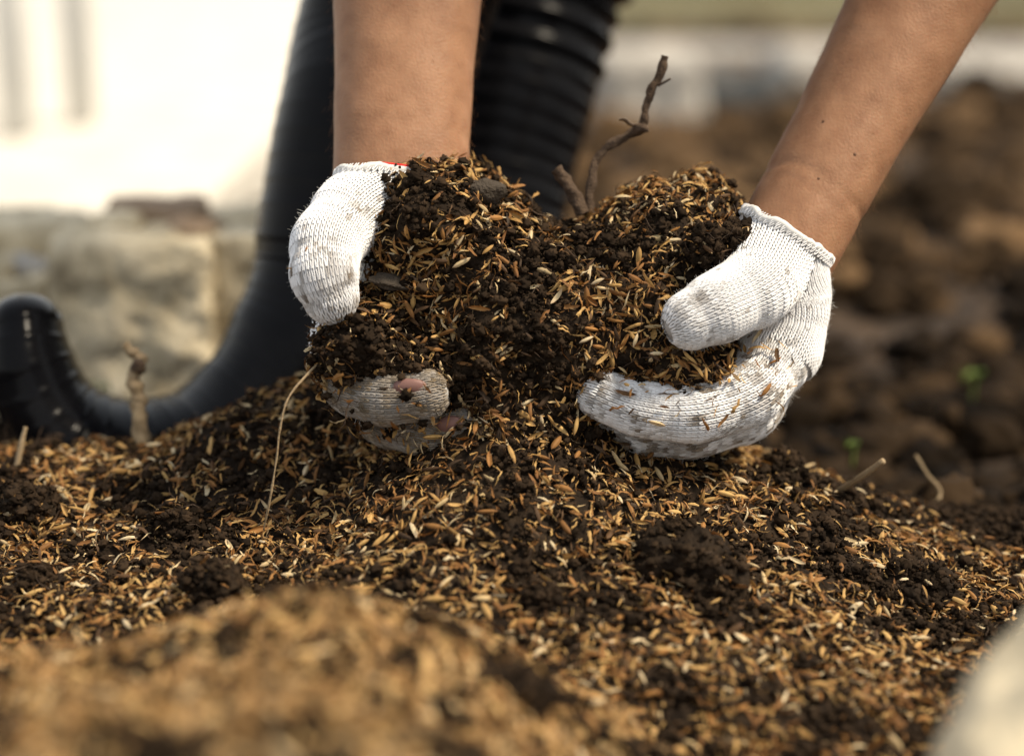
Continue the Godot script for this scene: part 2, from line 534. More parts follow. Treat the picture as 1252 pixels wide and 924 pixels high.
func husk_basis(nrm: Vector3, flat: float, length: float) -> Basis:
	var ax := Vector3(rng.randfn(), rng.randfn(), rng.randfn()).normalized()
	ax = (ax - nrm * ax.dot(nrm) * flat).normalized()
	var up := (nrm + Vector3(rng.randfn(), rng.randfn(), rng.randfn()) * .55)
	up = (up - ax * up.dot(ax)).normalized()
	if rng.randf() < .4: up = -up
	var x := up.cross(ax)
	return Basis(x * length * rng.randf_range(.85, 1.2), up * length, ax * length)

# husks and crumbs over sampled places; places = [[point, normal, richness 0..1], ...]; the first `single` husks become parts
func dress(parent: Node3D, places: Array, single: int, crumb_share: float, husk_len: float, pale := 0.0) -> void:
	var hx := []
	var hc := []
	for i in husks.size():
		hx.append([]); hc.append([])
	var cx := [[], [], [], []]
	var cc := [[], [], [], []]
	var made := 0
	var rx := []
	for p in places:
		var at: Vector3 = p[0]
		var nrm: Vector3 = p[1]
		var rich: float = p[2]
		if rng.randf() < rich:
			var l := husk_len * rng.randf_range(.5, 1.3)
			if rng.randf() < .30: l *= rng.randf_range(.3, .6)
			var k: int = [0, 0, 1, 2, 2, 3, 4, 5, 5, 6, 7, 7, 8, 8, 9, 10][rng.randi() % 16]
			var tr := Transform3D(husk_basis(nrm, .72, l), at + nrm * rng.randf_range(-.0004, .0032))
			if made < single and p.size() > 3 and p[3]:
				made += 1
				var o := put(parent, "husk", husks[k], tones[rng.randi() % tones.size()])
				o.transform = tr
			else:
				hx[k].append(tr)
				hc[k].append(husk_colour().lerp(Color(.62, .40, .18), pale * rng.randf_range(.3, 1.0)))
		if rng.randf() < .02:
			var l := rng.randf_range(.005, .016)
			rx.append(Transform3D(husk_basis(nrm, .8, l) * Basis(Vector3.RIGHT, PI * .5) * Basis.from_scale(Vector3(.8, 1, .8)), at + nrm * .001))
		if rng.randf() < crumb_share * (1.25 - rich):
			var r := .0004 + .0022 * pow(rng.randf(), 3.0)
			var k := rng.randi() % 4
			var b := Basis.from_euler(Vector3(rng.randf(), rng.randf(), rng.randf()) * TAU).scaled(Vector3(1, rng.randf_range(.7, 1.0), 1) * r)
			cx[k].append(Transform3D(b, at + nrm * rng.randf_range(-.0005, .0022)))
			var s := rng.randf_range(.5, 2.0)
			cc[k].append(Color(.019 * s, .012 * s, .007 * s))
	if rx.size(): scatter(parent, "fine_roots", fibre, M.wood, rx, [])
	for k in husks.size():
		if hx[k].size(): scatter(parent, "loose_husks", husks[k], M.husk, hx[k], hc[k])
	for k in 4:
		if cx[k].size(): scatter(parent, "soil_crumbs", crumbs[k], M.clod, cx[k], cc[k])

# ------------------------------------------------------------------ terrain
func rbf(w: Array, s: float, x: float, z: float) -> float:
	var q := 0.0
	var c := 1.0 / (2.0 * s * s)
	for a in w:
		var dx: float = x - a[0]
		var dz: float = z - a[1]
		var e := (dx * dx + dz * dz) * c
		if e < 9.0: q += a[2] * exp(-e)
	return q

var grid := {}

func from_grid(h: Callable, key: String, x: float, z: float) -> float:
	# heights are worked out once on a 3 mm grid and read back from it
	if not grid.has(key):
		var g := PackedFloat32Array()
		g.resize(361 * 361)
		for j in 361:
			for i in 361:
				g[j * 361 + i] = h.call(-.54 + i * .003, -.44 + j * .003)
		grid[key] = g
	var a: PackedFloat32Array = grid[key]
	var u := clampf((x + .54) / .003, 0.0, 359.99)
	var w := clampf((z + .44) / .003, 0.0, 359.99)
	var iu := int(u)
	var iw := int(w)
	var b := iw * 361 + iu
	return lerpf(lerpf(a[b], a[b + 1], u - iu), lerpf(a[b + 361], a[b + 362], u - iu), w - iw)

func mound_h(x: float, z: float) -> float:
	return from_grid(mound_at, "mound", x, z)

func pile_h(x: float, z: float) -> float:
	return from_grid(pile_at, "pile", x, z)

func mound_at(x: float, z: float) -> float:
	var base := 0.0 if z < 0.0 else -.035 * minf(1.0, z / .2)
	# the mound runs out under the garden soil along an uneven edge
	var edge := minf(minf(x + .46, .5 - x), minf(.40 - z, z + .30)) + broad.get_noise_2d(x * .8, z * .8) * .04
	base -= .08 * smoothstep(.08, .0, edge)
	return base + rbf(MOUND, .055, x, z) + grain.get_noise_2d(x, z) * .0045 + broad.get_noise_2d(x + 3.0, z) * .004

func pile_at(x: float, z: float) -> float:
	return -.06 + rbf(PILE, .055, x, z) + grain.get_noise_2d((x + 9.0) * .7, z * .7) * .011

func far_h(x: float, z: float) -> float:
	var q := clampf((-z - .28) / .4, 0.0, 1.0)
	return -.05 * (1.0 - q) + broad.get_noise_2d(x * .5, z * .5) * .03 * q + grain.get_noise_2d(x * .4, z * .4) * .012 * q

func sheet(h: Callable, x0: float, x1: float, z0: float, z1: float, nx: int, nz: int) -> ArrayMesh:
	var v := PackedVector3Array()
	var idx := PackedInt32Array()
	for j in nz + 1:
		for i in nx + 1:
			var x := lerpf(x0, x1, float(i) / nx)
			var z := lerpf(z0, z1, float(j) / nz)
			v.append(Vector3(x, h.call(x, z), z))
	for j in nz:
		for i in nx:
			var a := j * (nx + 1) + i
			var b := a + nx + 1
			idx.append_array(PackedInt32Array([a, a + 1, b, a + 1, b + 1, b]))
	var st := SurfaceTool.new()
	st.create_from_arrays(_arr(v, idx, PackedVector2Array()))
	st.generate_normals()
	return st.commit()

func slope(h: Callable, x: float, z: float) -> Vector3:
	var e := .004
	return Vector3(h.call(x - e, z) - h.call(x + e, z), 2.0 * e, h.call(x, z - e) - h.call(x, z + e)).normalized()

# ------------------------------------------------------------------ main
func _ready() -> void:
	rng.seed = 20240611
	grain.seed = 4; grain.frequency = 38.0; grain.fractal_octaves = 4
	fine.seed = 9; fine.frequency = 130.0; fine.fractal_octaves = 3
	broad.seed = 15; broad.frequency = 9.0; broad.fractal_octaves = 3
	# camera: a 70 mm lens at f/2.8, one metre from the hands
	var cam := Camera3D.new()
	cam.name = "camera"
	var lens := CameraAttributesPhysical.new()
	lens.frustum_focal_length = 70.14
	lens.exposure_aperture = 2.8
	lens.frustum_focus_distance = 0.985
	cam.attributes = lens
	add_child(cam)
	cam.fov = 19.42
	cam.near = 0.05
	cam.far = 400.0
	cam.position = Vector3(0, .29, .98)
	cam.rotation_degrees = Vector3(-12, 0, 0)
	cam.current = true
	# hazy afternoon sky and a sun behind the worker's left shoulder
	var we := WorldEnvironment.new()
	we.name = "surroundings"
	var env := Environment.new()
	env.background_mode = Environment.BG_SKY
	var sky_m := ProceduralSkyMaterial.new()
	sky_m.sky_top_color = Color(.70, .725, .76)
	sky_m.sky_horizon_color = Color(.90, .895, .87)
	sky_m.sky_curve = .25
	sky_m.ground_bottom_color = Color(.25, .20, .15)
	sky_m.ground_horizon_color = Color(.60, .56, .48)
	sky_m.sky_energy_multiplier = 0.95
	sky_m.sun_angle_max = 1.0
	var sky := Sky.new()
	sky.sky_material = sky_m
	env.sky = sky
	env.tonemap_mode = Environment.TONE_MAPPER_LINEAR
	env.tonemap_exposure = 1.85
	env.sdfgi_enabled = true
	env.ssao_enabled = true
	env.ssil_enabled = true
	we.environment = env
	add_child(we)
	var sun := DirectionalLight3D.new()
	sun.name = "sun"
	sun.light_energy = 1.1
	sun.light_color = Color(1.0, .94, .84)
	sun.light_angular_distance = 9.0
	sun.shadow_enabled = true
	add_child(sun)
	sun.look_at_from_position(Vector3(.62, .85, .16), Vector3.ZERO)

	make_materials()
	make_small_shapes()
	setting()
	var t0 := Time.get_ticks_msec()
	compost()
	print("compost ", Time.get_ticks_msec() - t0); t0 = Time.get_ticks_msec()
	person()
	print("person ", Time.get_ticks_msec() - t0); t0 = Time.get_ticks_msec()
	handful()
	print("handful ", Time.get_ticks_msec() - t0)
	loose_things()

# ------------------------------------------------------------------ setting
func setting() -> void:
	tag(put(self, "ground", sheet(far_h, -3.0, 4.0, -4.6, 1.6, 180, 160), M.ground), "", "", "", "structure")
	tag(put(self, "lawn", sheet(func(x, z): return -.01 + .02 * broad.get_noise_2d(x * .1, z * .1), -60.0, 60.0, -120.0, -3.05, 40, 80), M.grass_ground), "", "", "", "structure")
	var slab := put(self, "path", rock(Vector3(7.0, .08, 14.0), .012, .004, 2.0, 71, 10), M.slab)
	slab.position = Vector3(-3.75, .02, -7.57)
	tag(slab, "", "", "", "structure")
	# clods strewn over the bare soil behind the mound
	var cx := [[], [], [], []]
	var cc := [[], [], [], []]
	for i in 10000:
		var z := -.12 - 4.0 * pow(rng.randf(), 2.1)
		var x := rng.randf_range(-.55, .30 + (1.0 - z) * .26)
		if z > -.22 and x < .17: continue
		if x < -.08 and z > -1.0: continue
		if x < -.1 and z < -.9: continue
		if broad.get_noise_2d(x * .35, z * .35) + rng.randfn() * .2 < -.10: continue
		var r := .004 + .034 * pow(rng.randf(), 3.2)
		if z > -.8: r = minf(r, .019)
		var k := rng.randi() % 4
		cx[k].append(Transform3D(Basis.from_euler(Vector3(rng.randf(), rng.randf(), rng.randf()) * TAU).scaled(Vector3(1, .75, 1) * r), Vector3(x, maxf(far_h(x, z), mound_h(x, z) if z > -.3 and x < .48 else -1.0) + r * .3, z)))
		var s := (rng.randf_range(.1, .6) if rng.randf() < .6 else rng.randf_range(.6, 1.5))
		if z > -.7: s *= .5
		if z > -.45: s *= .6
		cc[k].append(Color(.10 * s, .061 * s, .031 * s))
	for k in 4:
		var o := scatter(self, "soil_clods", clods[k], M.clod, cx[k], cc[k])
		tag(o, "brown soil clods strewn over bare ground behind the mound", "soil", "soil clods on the bare ground", "stuff")
	# broken concrete kerb behind the boots
	var blocks := [
		[Vector3(-0.2388, 0.0344, -0.4174), Vector3(.098, .112, .12), 4.0, .036, "cream concrete block with a chipped top edge behind the boot shaft"],
		[Vector3(-0.1509, 0.0290, -0.4469), Vector3(.072, .108, .12), -7.0, .036, "narrow cream concrete block squeezed against the boot shaft"],
		[Vector3(-0.3289, 0.0144, -0.4234), Vector3(.066, .085, .12), 6.0, .022, "low broken cream concrete block behind the upturned boot toe"],
		[Vector3(-0.4061, 0.0192, -0.4551), Vector3(.06, .10, .12), -3.0, .030, "cream concrete block past the boot toe at the end of the kerb"]]
	for b in blocks:
		var o := put(self, "concrete_block", rock(b[1], .004, .007, 30.0, int(b[0].x * 900) + 400, 22), M.block)
		o.position = Vector3(b[0].x, b[3], b[0].z)
		o.rotation_degrees = Vector3(0, b[2], 0)
		tag(o, b[4], "concrete block", "broken concrete kerb")
	var tops := [
		[Vector3(-0.2299, 0.0949, -0.4507), Vector3(.065, .020, .055), 12.0, M.brick, "flat piece of worn red brick on the chipped concrete block", "brick_piece", "brick"],
		[Vector3(-0.3344, 0.0677, -0.4960), Vector3(.085, .045, .08), -9.0, M.block, "pale mortar lump lying on the low broken block", "mortar_lump", "rubble"],
		[Vector3(-0.3090, 0.0659, -0.4036), Vector3(.032, .013, .03), 20.0, M.stone, "small grey stone on the low broken block", "stone_piece", "stone"],
		[Vector3(-0.1697, 0.0904, -0.4600), Vector3(.05, .016, .045), -15.0, M.block, "thin concrete flake on the narrow block by the boot", "concrete_flake", "rubble"]]
	tops.append([Vector3(-0.2520, 0.0933, -0.4095), Vector3(.03, .016, .03), 30.0, M.block, "small cream rubble chip beside the brick piece", "rubble_chip", "rubble"])
	tops.append([Vector3(-0.1987, 0.0932, -0.3992), Vector3(.026, .014, .03), -25.0, M.brick, "small brown chip on the edge of the chipped block", "rubble_chip", "rubble"])
	tops.append([Vector3(-0.3274, 0.0650, -0.3932), Vector3(.036, .02, .035), 15.0, M.block, "cream rubble chip on the low block beside the grey stone", "rubble_chip", "rubble"])
	for b in tops:
		var o := put(self, b[5], rock(b[1], .008, .009, 30.0, int(b[0].x * 700) + 900, 14), b[3])
		o.position = b[0]
		o.rotation_degrees = Vector3(0, b[2], 0)
		tag(o, b[4], b[6])
	# pale posts far behind on the path
	for pl in [[-.515, "pale post on the sunlit path, the one farther from the boots"], [-.475, "pale post on the sunlit path, the one closer to the boots"]]:
		var post := thing("wall_post", pl[1], "post", Vector3(pl[0], .06, -1.32 if pl[0] < -.5 else -1.46), "pale posts on the path")
		var sh := put(post, "post_shaft", rock(Vector3(.034, 0.9, .034), .006, .002, 2.0, 83, 6), M.post)
		sh.position.y = .45
	# row of pale stones at the far edge of the bare soil
	var row := [
		[Vector3(0.1778, 0.0054, -2.0265), Vector3(.145, .20, .14), 5.0, M.stone, "pale grey kerb stone beside the ribbed boot at the soil's far edge"],
		[Vector3(0.3307, -0.0043, -2.2289), Vector3(.14, .11, .14), -8.0, M.gap_shade, "dark block added for the shaded gap between pale stones at the soil's far edge"],  # dark block put in where the row has a shaded gap
		[Vector3(0.5107, 0.0213, -2.5411), Vector3(.22, .12, .16), 9.0, M.stone, "grey stone behind the bare forearm at the soil's far edge"],
		[Vector3(0.7376, 0.0086, -2.5384), Vector3(.26, .10, .18), -4.0, M.stone, "wide pale stone past the forearm at the soil's far edge"],
		[Vector3(1.0169, -0.0518, -2.9345), Vector3(.22, .12, .18), 7.0, M.stone, "pale stone at the outer end of the far stone row"]]
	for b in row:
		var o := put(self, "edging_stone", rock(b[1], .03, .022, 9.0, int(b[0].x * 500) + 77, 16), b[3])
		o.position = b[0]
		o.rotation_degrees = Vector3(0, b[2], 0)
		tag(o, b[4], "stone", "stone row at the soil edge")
	var rail := put(self, "stone_edging", rock(Vector3(2.9, .085, .14), .02, .02, 6.0, 91, 24), M.stone)
	rail.position = Vector3(1.2, .012, -2.98)
	rail.rotation_degrees.y = -1.5
	tag(rail, "long pale concrete edging behind the row of stones", "edging")
	# shrubs beyond
	for b in [[Vector3(.95, 0, -8.2), .55, "round green shrub growing on the dry turf behind the twig"], [Vector3(2.6, 0, -7.4), .7, "dark green shrub on the dry turf behind the forearm"], [Vector3(4.3, 0, -8.6), .8, "wide green shrub farthest along the dry turf"]]:
		shrub(b[0], b[1], b[2])

func shrub(at: Vector3, r: float, label: String) -> void:
	var t := thing("shrub", label, "shrub", at, "shrubs on the turf")
	for i in 5:
		var a := TAU * i / 5 + rng.randf()
		put(t, "stem", tube([Vector3.ZERO, Vector3(cos(a) * .2, .45, sin(a) * .2) * r, Vector3(cos(a) * .5, 1.0, sin(a) * .5) * r], [.02, .014, .006], 6, 3), M.wood)
	var lm := husk_mesh(.28, .5, .12, .0, .0, 1.0)
	var xf := []
	var cl := []
	for i in 2600:
		var d := Vector3(rng.randfn(), rng.randfn(), rng.randfn()).normalized()
		var p := d * r * (.55 + .45 * rng.randf()) * (1.0 + .35 * broad.get_noise_3dv(d * .25 + at))
		p.y = p.y * .8 + r * .85
		xf.append(Transform3D(husk_basis(d, .5, .085), p))
		var s := rng.randf_range(.6, 1.5)
		cl.append(Color(.075 * s, .10 * s, .026 * s))
	scatter(t, "foliage", lm, M.leaf, xf, cl)

# ------------------------------------------------------------------ compost on the ground
func in_view(p: Vector3, pad: float) -> bool:
	var q := p - Vector3(0, .29, .98)
	var d := q.dot(Vector3(0, -.2079, -.9781))
	if d < .3: return false
	var up := q.dot(Vector3(0, .9781, -.2079)) / d
	return absf(q.x / d) < .232 + pad and up > -.171 - pad and up < .171 + pad

func compost() -> void:
	var t := thing("compost_mound", "dark compost mound mixed with golden rice husks under the gloved hands", "compost", Vector3.ZERO)
	put(t, "soil_body", sheet(func(x, z): return mound_h(x, z) + fine.get_noise_2d(x, z) * .0018, -.46, .5, -.30, .40, 300, 220), M.soil)
	var places := []
	var keep := 0
	for i in 158000:
		var x := rng.randf_range(-.38, .38)
		var z := rng.randf_range(-.27, .36)
		var y := mound_h(x, z)
		var p := Vector3(x, y, z)
		if not in_view(p, .06): continue
		if z > .08 and y < pile_h(x, z) - .004: continue
		var patch := grain.get_noise_2d(x * .55 + 40.0, z * .55) + .55 * broad.get_noise_2d(x * 1.4 + 7.0, z * 1.4)
		var rich := clampf(.84 + 2.1 * patch, .12, .98)
		rich = minf(rich + .30 * exp(-(x * x / .008 + (z - .01) * (z - .01) / .006)), .98)
		var back := -.13 + .13 * clampf((x - .09) / .15, 0.0, 1.0)
		if z < back: rich *= clampf(1.0 - (back - z) / .03, .0, 1.0)
		if rng.randf() > .64: continue
		var n := slope(mound_h, x, z)
		var lift := rng.randf() * .0025
		var show := rng.randf() < .02 and z > -.09 and z < .07 and y > -.01
		places.append([p + n * lift, n, rich, show])
	print("mound places ", places.size())
	dress(t, places, 300, .9, .0080)
	# pile of husks close to the lens
	var f := thing("husk_pile", "pale tan pile of rice husks with dark soil lumps before the mound", "husk pile", Vector3.ZERO)
	put(f, "husk_body", sheet(pile_h, -.36, .34, .05, .60, 150, 120), M.litter)
	places = []
	for i in 60000:
		var x := rng.randf_range(-.24, .2)
		var z := rng.randf_range(.08, .50)
		var y := pile_h(x, z)
		if y < mound_h(x, z) - .003: continue
		if not in_view(Vector3(x, y, z), .05): continue
		if rng.randf() > .9: continue
		var patch := grain.get_noise_2d(x * .5 + 90.0, z * .5) + .5 * broad.get_noise_2d(x * 1.6 + 17.0, z * 1.6)
		places.append([Vector3(x, y + rng.randf() * .003, z), slope(pile_h, x, z), clampf(.78 + 3.4 * patch - 1.0 * clampf((x - .01) / .1, 0.0, 1.0), .1, 1.0)])
	print("pile places ", places.size())
	dress(f, places, 0, .7, .0100, .5)

# ------------------------------------------------------------------ the handful
func handful() -> void:
	var t := thing("compost_handful", "heaped handful of dark soil and rice husks held in both gloves", "compost", Vector3.ZERO)
	var b := Blob.new(Vector3(-.130, .02, -.13), Vector3(.130, .225, .065), .003, 220.0)
	for e in [
		[Vector3(-0.0376, 0.1273, -0.0435), 108, 108, .050], [Vector3(-0.0273, 0.1386, -0.0510), 62, 86, .036], [Vector3(-0.0130, 0.1214, -0.0372), 88, 92, .050], [Vector3(0.0705, 0.1262, -0.0433), 92, 100, .046],
		[Vector3(0.0863, 0.1386, -0.0510), 58, 66, .036], [Vector3(0.0492, 0.1117, -0.0351), 90, 92, .048], [Vector3(0.0110, 0.0971, -0.0218), 150, 100, .046], [Vector3(-0.0689, 0.0988, -0.0017), 52, 46, .034], [Vector3(-0.0397, 0.1507, -0.0250), 60, 54, .034], [Vector3(0.0778, 0.0891, -0.0047), 60, 42, .03],
		[Vector3(0.0661, 0.0888, -0.0251), 92, 56, .040], [Vector3(-0.0400, 0.0861, -0.0194), 110, 62, .044], [Vector3(0.0053, 0.0650, -0.0098), 90, 62, .040], [Vector3(0.0226, 0.1187, -0.0417), 60, 52, .04]]:
		b.ell(e[0], Vector3(e[1] / 2640.0, e[2] / 2640.0, e[3]), 0)
	b.finish()
	b.lump(broad, .005)
	b.lump(grain, .007)
	b.lump(fine, .0022)
	var r := b.nets(PackedVector3Array(), PackedVector3Array(), PackedInt32Array())
	put(t, "soil_body", to_mesh(r[0], r[1], r[2]), M.soil)
	var v: PackedVector3Array = r[0]
	var nn: PackedVector3Array = r[1]
	var places := []
	var eye := Vector3(0, .29, .98)
	var dark := Vector3(0.0007, 0.1101, 0.0266)
	for i in v.size():
		var reps := 2
		for k in reps:
			if rng.randf() > .8: continue
			var p := v[i] + Vector3(rng.randfn(), rng.randfn(), rng.randfn()) * .0014
			var front := nn[i].dot((eye - p).normalized())
			if front < -.55: continue
			var patch := grain.get_noise_3dv(p * .55) + .5 * broad.get_noise_3dv(p * 1.5)
			var q := p - dark
			var soil := exp(-(q.x * q.x / .0018 + q.y * q.y / .0016))
			var rich := clampf(.80 + 1.8 * patch - .42 * soil + clampf((p.x - .035) * 9.0, -.12, .28), .10, .95)
			places.append([p, nn[i], rich, front > .25 and rng.randf() < .1])
	places.append_array(cling)
	print("handful places ", places.size())
	dress(t, places, 300, .9, .0080)

# ------------------------------------------------------------------ person
func person() -> void:
	var t := thing("person", "person in black rubber boots and white knit gloves bending down with bare forearms", "person", Vector3(.1, 0, -.3))
	t.position = Vector3.ZERO
	var lw := Vector3(-0.0521, 0.1674, -0.0521)
	var le := Vector3(-0.0460, 0.4156, -0.1611)
	var rw := Vector3(0.1298, 0.1415, -0.0363)
	var re := Vector3(0.2761, 0.3840, -0.1543)
	var ls := Vector3(-.08, .70, -.06)
	var rs := Vector3(.31, .71, -.08)
	var hip := Vector3(.12, .80, -.40)
	var lh := Vector3(.03, .78, -.33)
	var rh := Vector3(.20, .79, -.45)
	var lk := Vector3(.0, .44, -.21)
	var rk := Vector3(.09, .45, -.38)
	var la := Vector3(-0.0938, 0.0762, -0.2014)
	var ra := Vector3(-0.0257, 0.0378, -0.3568)
	var v := PackedVector3Array()
	var nn := PackedVector3Array()
	var idx := PackedInt32Array()
	var b := Blob.new(Vector3(-.30, .30, -.62), Vector3(.50, .98, .34), .011, 90.0)
	b.chain(PackedVector3Array([ls, le]), PackedFloat32Array([.048, .040]), 0)
	b.chain(PackedVector3Array([rs, re]), PackedFloat32Array([.048, .040]), 0)
	b.chain(PackedVector3Array([hip, Vector3(.12, .80, -.22), Vector3(.115, .75, -.07)]), PackedFloat32Array([.115, .10, .10]), 1)
	b.chain(PackedVector3Array([ls, Vector3(.02, .72, -.07), Vector3(.21, .73, -.08), rs]), PackedFloat32Array([.05, .085, .085, .05]), 1)
	b.chain(PackedVector3Array([lh, lk]), PackedFloat32Array([.085, .06]), 2)
	b.chain(PackedVector3Array([rh, rk]), PackedFloat32Array([.085, .06]), 2)
	b.chain(PackedVector3Array([Vector3(.115, .72, -.02), Vector3(.115, .70, .09)]), PackedFloat32Array([.055, .05]), 3)
	b.ell(Vector3(.115, .67, .16), Vector3(.074, .10, .092), 3)
	b.ell(Vector3(.115, .63, .25), Vector3(.013, .02, .02), 3)
	b.ell(Vector3(.04, .68, .15), Vector3(.01, .03, .02), 3)
	b.ell(Vector3(.19, .68, .15), Vector3(.01, .03, .02), 3)
	b.finish()
	b.nets(v, nn, idx)
	var arms_from := v.size()
	for arm in [[le, lw, Vector3(.9, .1, -.3), .0325, .0205, 1.0], [re, rw, Vector3(.45, .25, .85), .0345, .0185, -1.0]]:
		var e: Vector3 = arm[0]
		var w: Vector3 = arm[1]
		var dir := (w - e).normalized()
		var side: Vector3 = (arm[2] - dir * dir.dot(arm[2])).normalized()
		var end := w + dir * .02
		var f := Blob.new(e.min(end) - Vector3.ONE * .055, e.max(end) + Vector3.ONE * .055, .0028, 130.0)
		for s: float in [-1.0, 1.0]:
			var pts := PackedVector3Array()
			var rad := PackedFloat32Array()
			for i in 9:
				var q := i / 8.0
				var sep: float = lerpf(.0125, .0095, q) * (1.0 if arm[5] > 0 else .8)
				pts.append(e.lerp(end, q) + side * s * sep)
				rad.append(lerpf(arm[3], arm[4], smoothstep(.1, .97, q)) + .0022 * exp(-pow((q - .93) / .06, 2)))
			f.chain(pts, rad, 0)
		f.finish()
		# fine folds of skin across the bent wrist
		for z in f.n.z:
			for y in f.n.y:
				var row := (z * f.n.y + y) * f.n.x
				for x in f.n.x:
					if absf(f.acc[row + x]) < .009:
						var q := f.lo + Vector3(x, y, z) * f.h
						var s := (w - q).dot(dir) + broad.get_noise_3dv(q) * .006
						for c in [[.017, .0006], [.0235, .0008]]:
							f.acc[row + x] += c[1] * exp(-pow((s - c[0]) / .0022, 2)) * clampf(.5 + 1.6 * broad.get_noise_3dv(q * .7 + Vector3(c[0] * 90.0, 0, 0)), 0.0, 1.3)
						f.acc[row + x] -= .0006 * grain.get_noise_3dv(q * .7)
		f.nets(v, nn, idx)
	var hx := []
	for i in range(arms_from, v.size(), 3):
		for q in 2:
			var up := (nn[i] * .5 + Vector3(rng.randfn() * .3, -.8, rng.randfn() * .3)).normalized()
			var sx := up.cross(Vector3(.3, .5, .8)).normalized()
			var ln := rng.randf_range(.0015, .0042)
			hx.append(Transform3D(Basis(sx * ln * .3, up * ln, sx.cross(up) * ln * .3), v[i] + Vector3(rng.randfn(), rng.randfn(), rng.randfn()) * .0012))
	put(t, "body", to_mesh(v, nn, idx), M.skin)
	scatter(t, "arm_hair", fibre, M.down, hx, [])
	var eye := Vector3(0, .29, .98)
	for mk in [[Vector3(0.1548, 0.1810, -0.0192), .0008], [Vector3(0.1389, 0.1708, -0.0170), .0007], [Vector3(0.1404, 0.1951, -0.0222), .0008]]:
		var ray: Vector3 = (Vector3(mk[0]) - eye).normalized()
		var best := -1
		var gap := 1e9
		for i in range(arms_from, v.size()):
			if nn[i].dot(ray) > -.3: continue
			var g: float = (v[i] - eye - ray * (v[i] - eye).dot(ray)).length()
			if g < gap:
				gap = g
				best = i
		var mo := put(t, "mole", lump_mesh(3, .2, .8, 5), M.mole)
		mo.transform = Transform3D(Basis(Quaternion(Vector3.UP, nn[best])) * Basis.from_scale(Vector3(mk[1], .00035, mk[1])), v[best])
	# clothes on the stooping body, above the picture
	var c := Blob.new(Vector3(-.32, .44, -.62), Vector3(.52, 1.0, .06), .014, 80.0)
	c.chain(PackedVector3Array([ls, ls.lerp(le, .5)]), PackedFloat32Array([.062, .062]), 0)
	c.chain(PackedVector3Array([rs, rs.lerp(re, .5)]), PackedFloat32Array([.062, .062]), 0)
	c.chain(PackedVector3Array([hip + Vector3(0, .02, .03), Vector3(.12, .80, -.22), Vector3(.115, .75, -.07)]), PackedFloat32Array([.13, .118, .118]), 1)
	c.chain(PackedVector3Array([ls, Vector3(.02, .72, -.07), Vector3(.21, .73, -.08), rs]), PackedFloat32Array([.062, .098, .098, .062]), 1)
	c.finish()
	put(t, "shirt", blob_mesh(c), M.shirt)
	var d := Blob.new(Vector3(-.16, .16, -.66), Vector3(.40, .98, -.1), .014, 80.0)
	d.chain(PackedVector3Array([lh, lk, lk + Vector3(-.01, -.06, .0)]), PackedFloat32Array([.105, .075, .070]), 0)
	d.chain(PackedVector3Array([rh, rk, Vector3(0.0101, 0.2644, -0.4049)]), PackedFloat32Array([.105, .070, .050]), 0)
	d.chain(PackedVector3Array([lh + Vector3(0, .02, 0), rh + Vector3(0, .02, 0)]), PackedFloat32Array([.125, .125]), 0)
	d.finish()
	put(t, "trousers", blob_mesh(d), M.cloth)
	var hb := Blob.new(Vector3(-.02, .5, -.0), Vector3(.26, .84, .32), .009, 200.0)
	hb.ell(Vector3(.115, .70, .135), Vector3(.086, .10, .095), 0)
	hb.finish()
	hb.cut(Vector3(.115, .67, .185), Vector3(0, -.5, .86), .3)
	put(t, "hair", blob_mesh(hb), M.hair)
	boots(t, la, ra, lk, rk)
	# gloves
	glove(t, "left", [
		[Vector3(-0.0514, 0.1712, -0.0529), Vector3(-0.0681, 0.1341, -0.0552), Vector3(-0.0770, 0.0999, -0.0377), Vector3(-0.0740, 0.0785, -0.0280)],
		[[Vector3(-0.0514, 0.1629, -0.0358), Vector3(-0.0719, 0.1560, -0.0139), Vector3(-0.0824, 0.1439, 0.0051), Vector3(-0.0831, 0.1323, 0.0157), Vector3(-0.0802, 0.1224, 0.0178)], [.0185, .0170, .0155, .0145, .0118]],
		[[Vector3(-0.0741, 0.0961, -0.0114), Vector3(-0.0711, 0.0813, 0.0122), Vector3(-0.0566, 0.0777, 0.0232), Vector3(-0.0384, 0.0796, 0.0249)], [.0135, .0128, .0120, .0105]],
		[[Vector3(-0.0713, 0.0868, -0.0349), Vector3(-0.0585, 0.0627, -0.0063), Vector3(-0.0393, 0.0596, 0.0066), Vector3(-0.0236, 0.0608, 0.0115)], [.0135, .0125, .0118, .0105]],
		[[Vector3(-0.0691, 0.0819, -0.0594), Vector3(-0.0447, 0.0519, -0.0326), Vector3(-0.0252, 0.0467, -0.0213), Vector3(-0.0099, 0.0498, -0.0168)], [.013, .012, .0115, .010]],
		[[Vector3(-0.0656, 0.0819, -0.0799), Vector3(-0.0380, 0.0509, -0.0631), Vector3(-0.0181, 0.0454, -0.0517), Vector3(-0.0043, 0.0485, -0.0472)], [.0125, .0115, .0105, .0095]]])
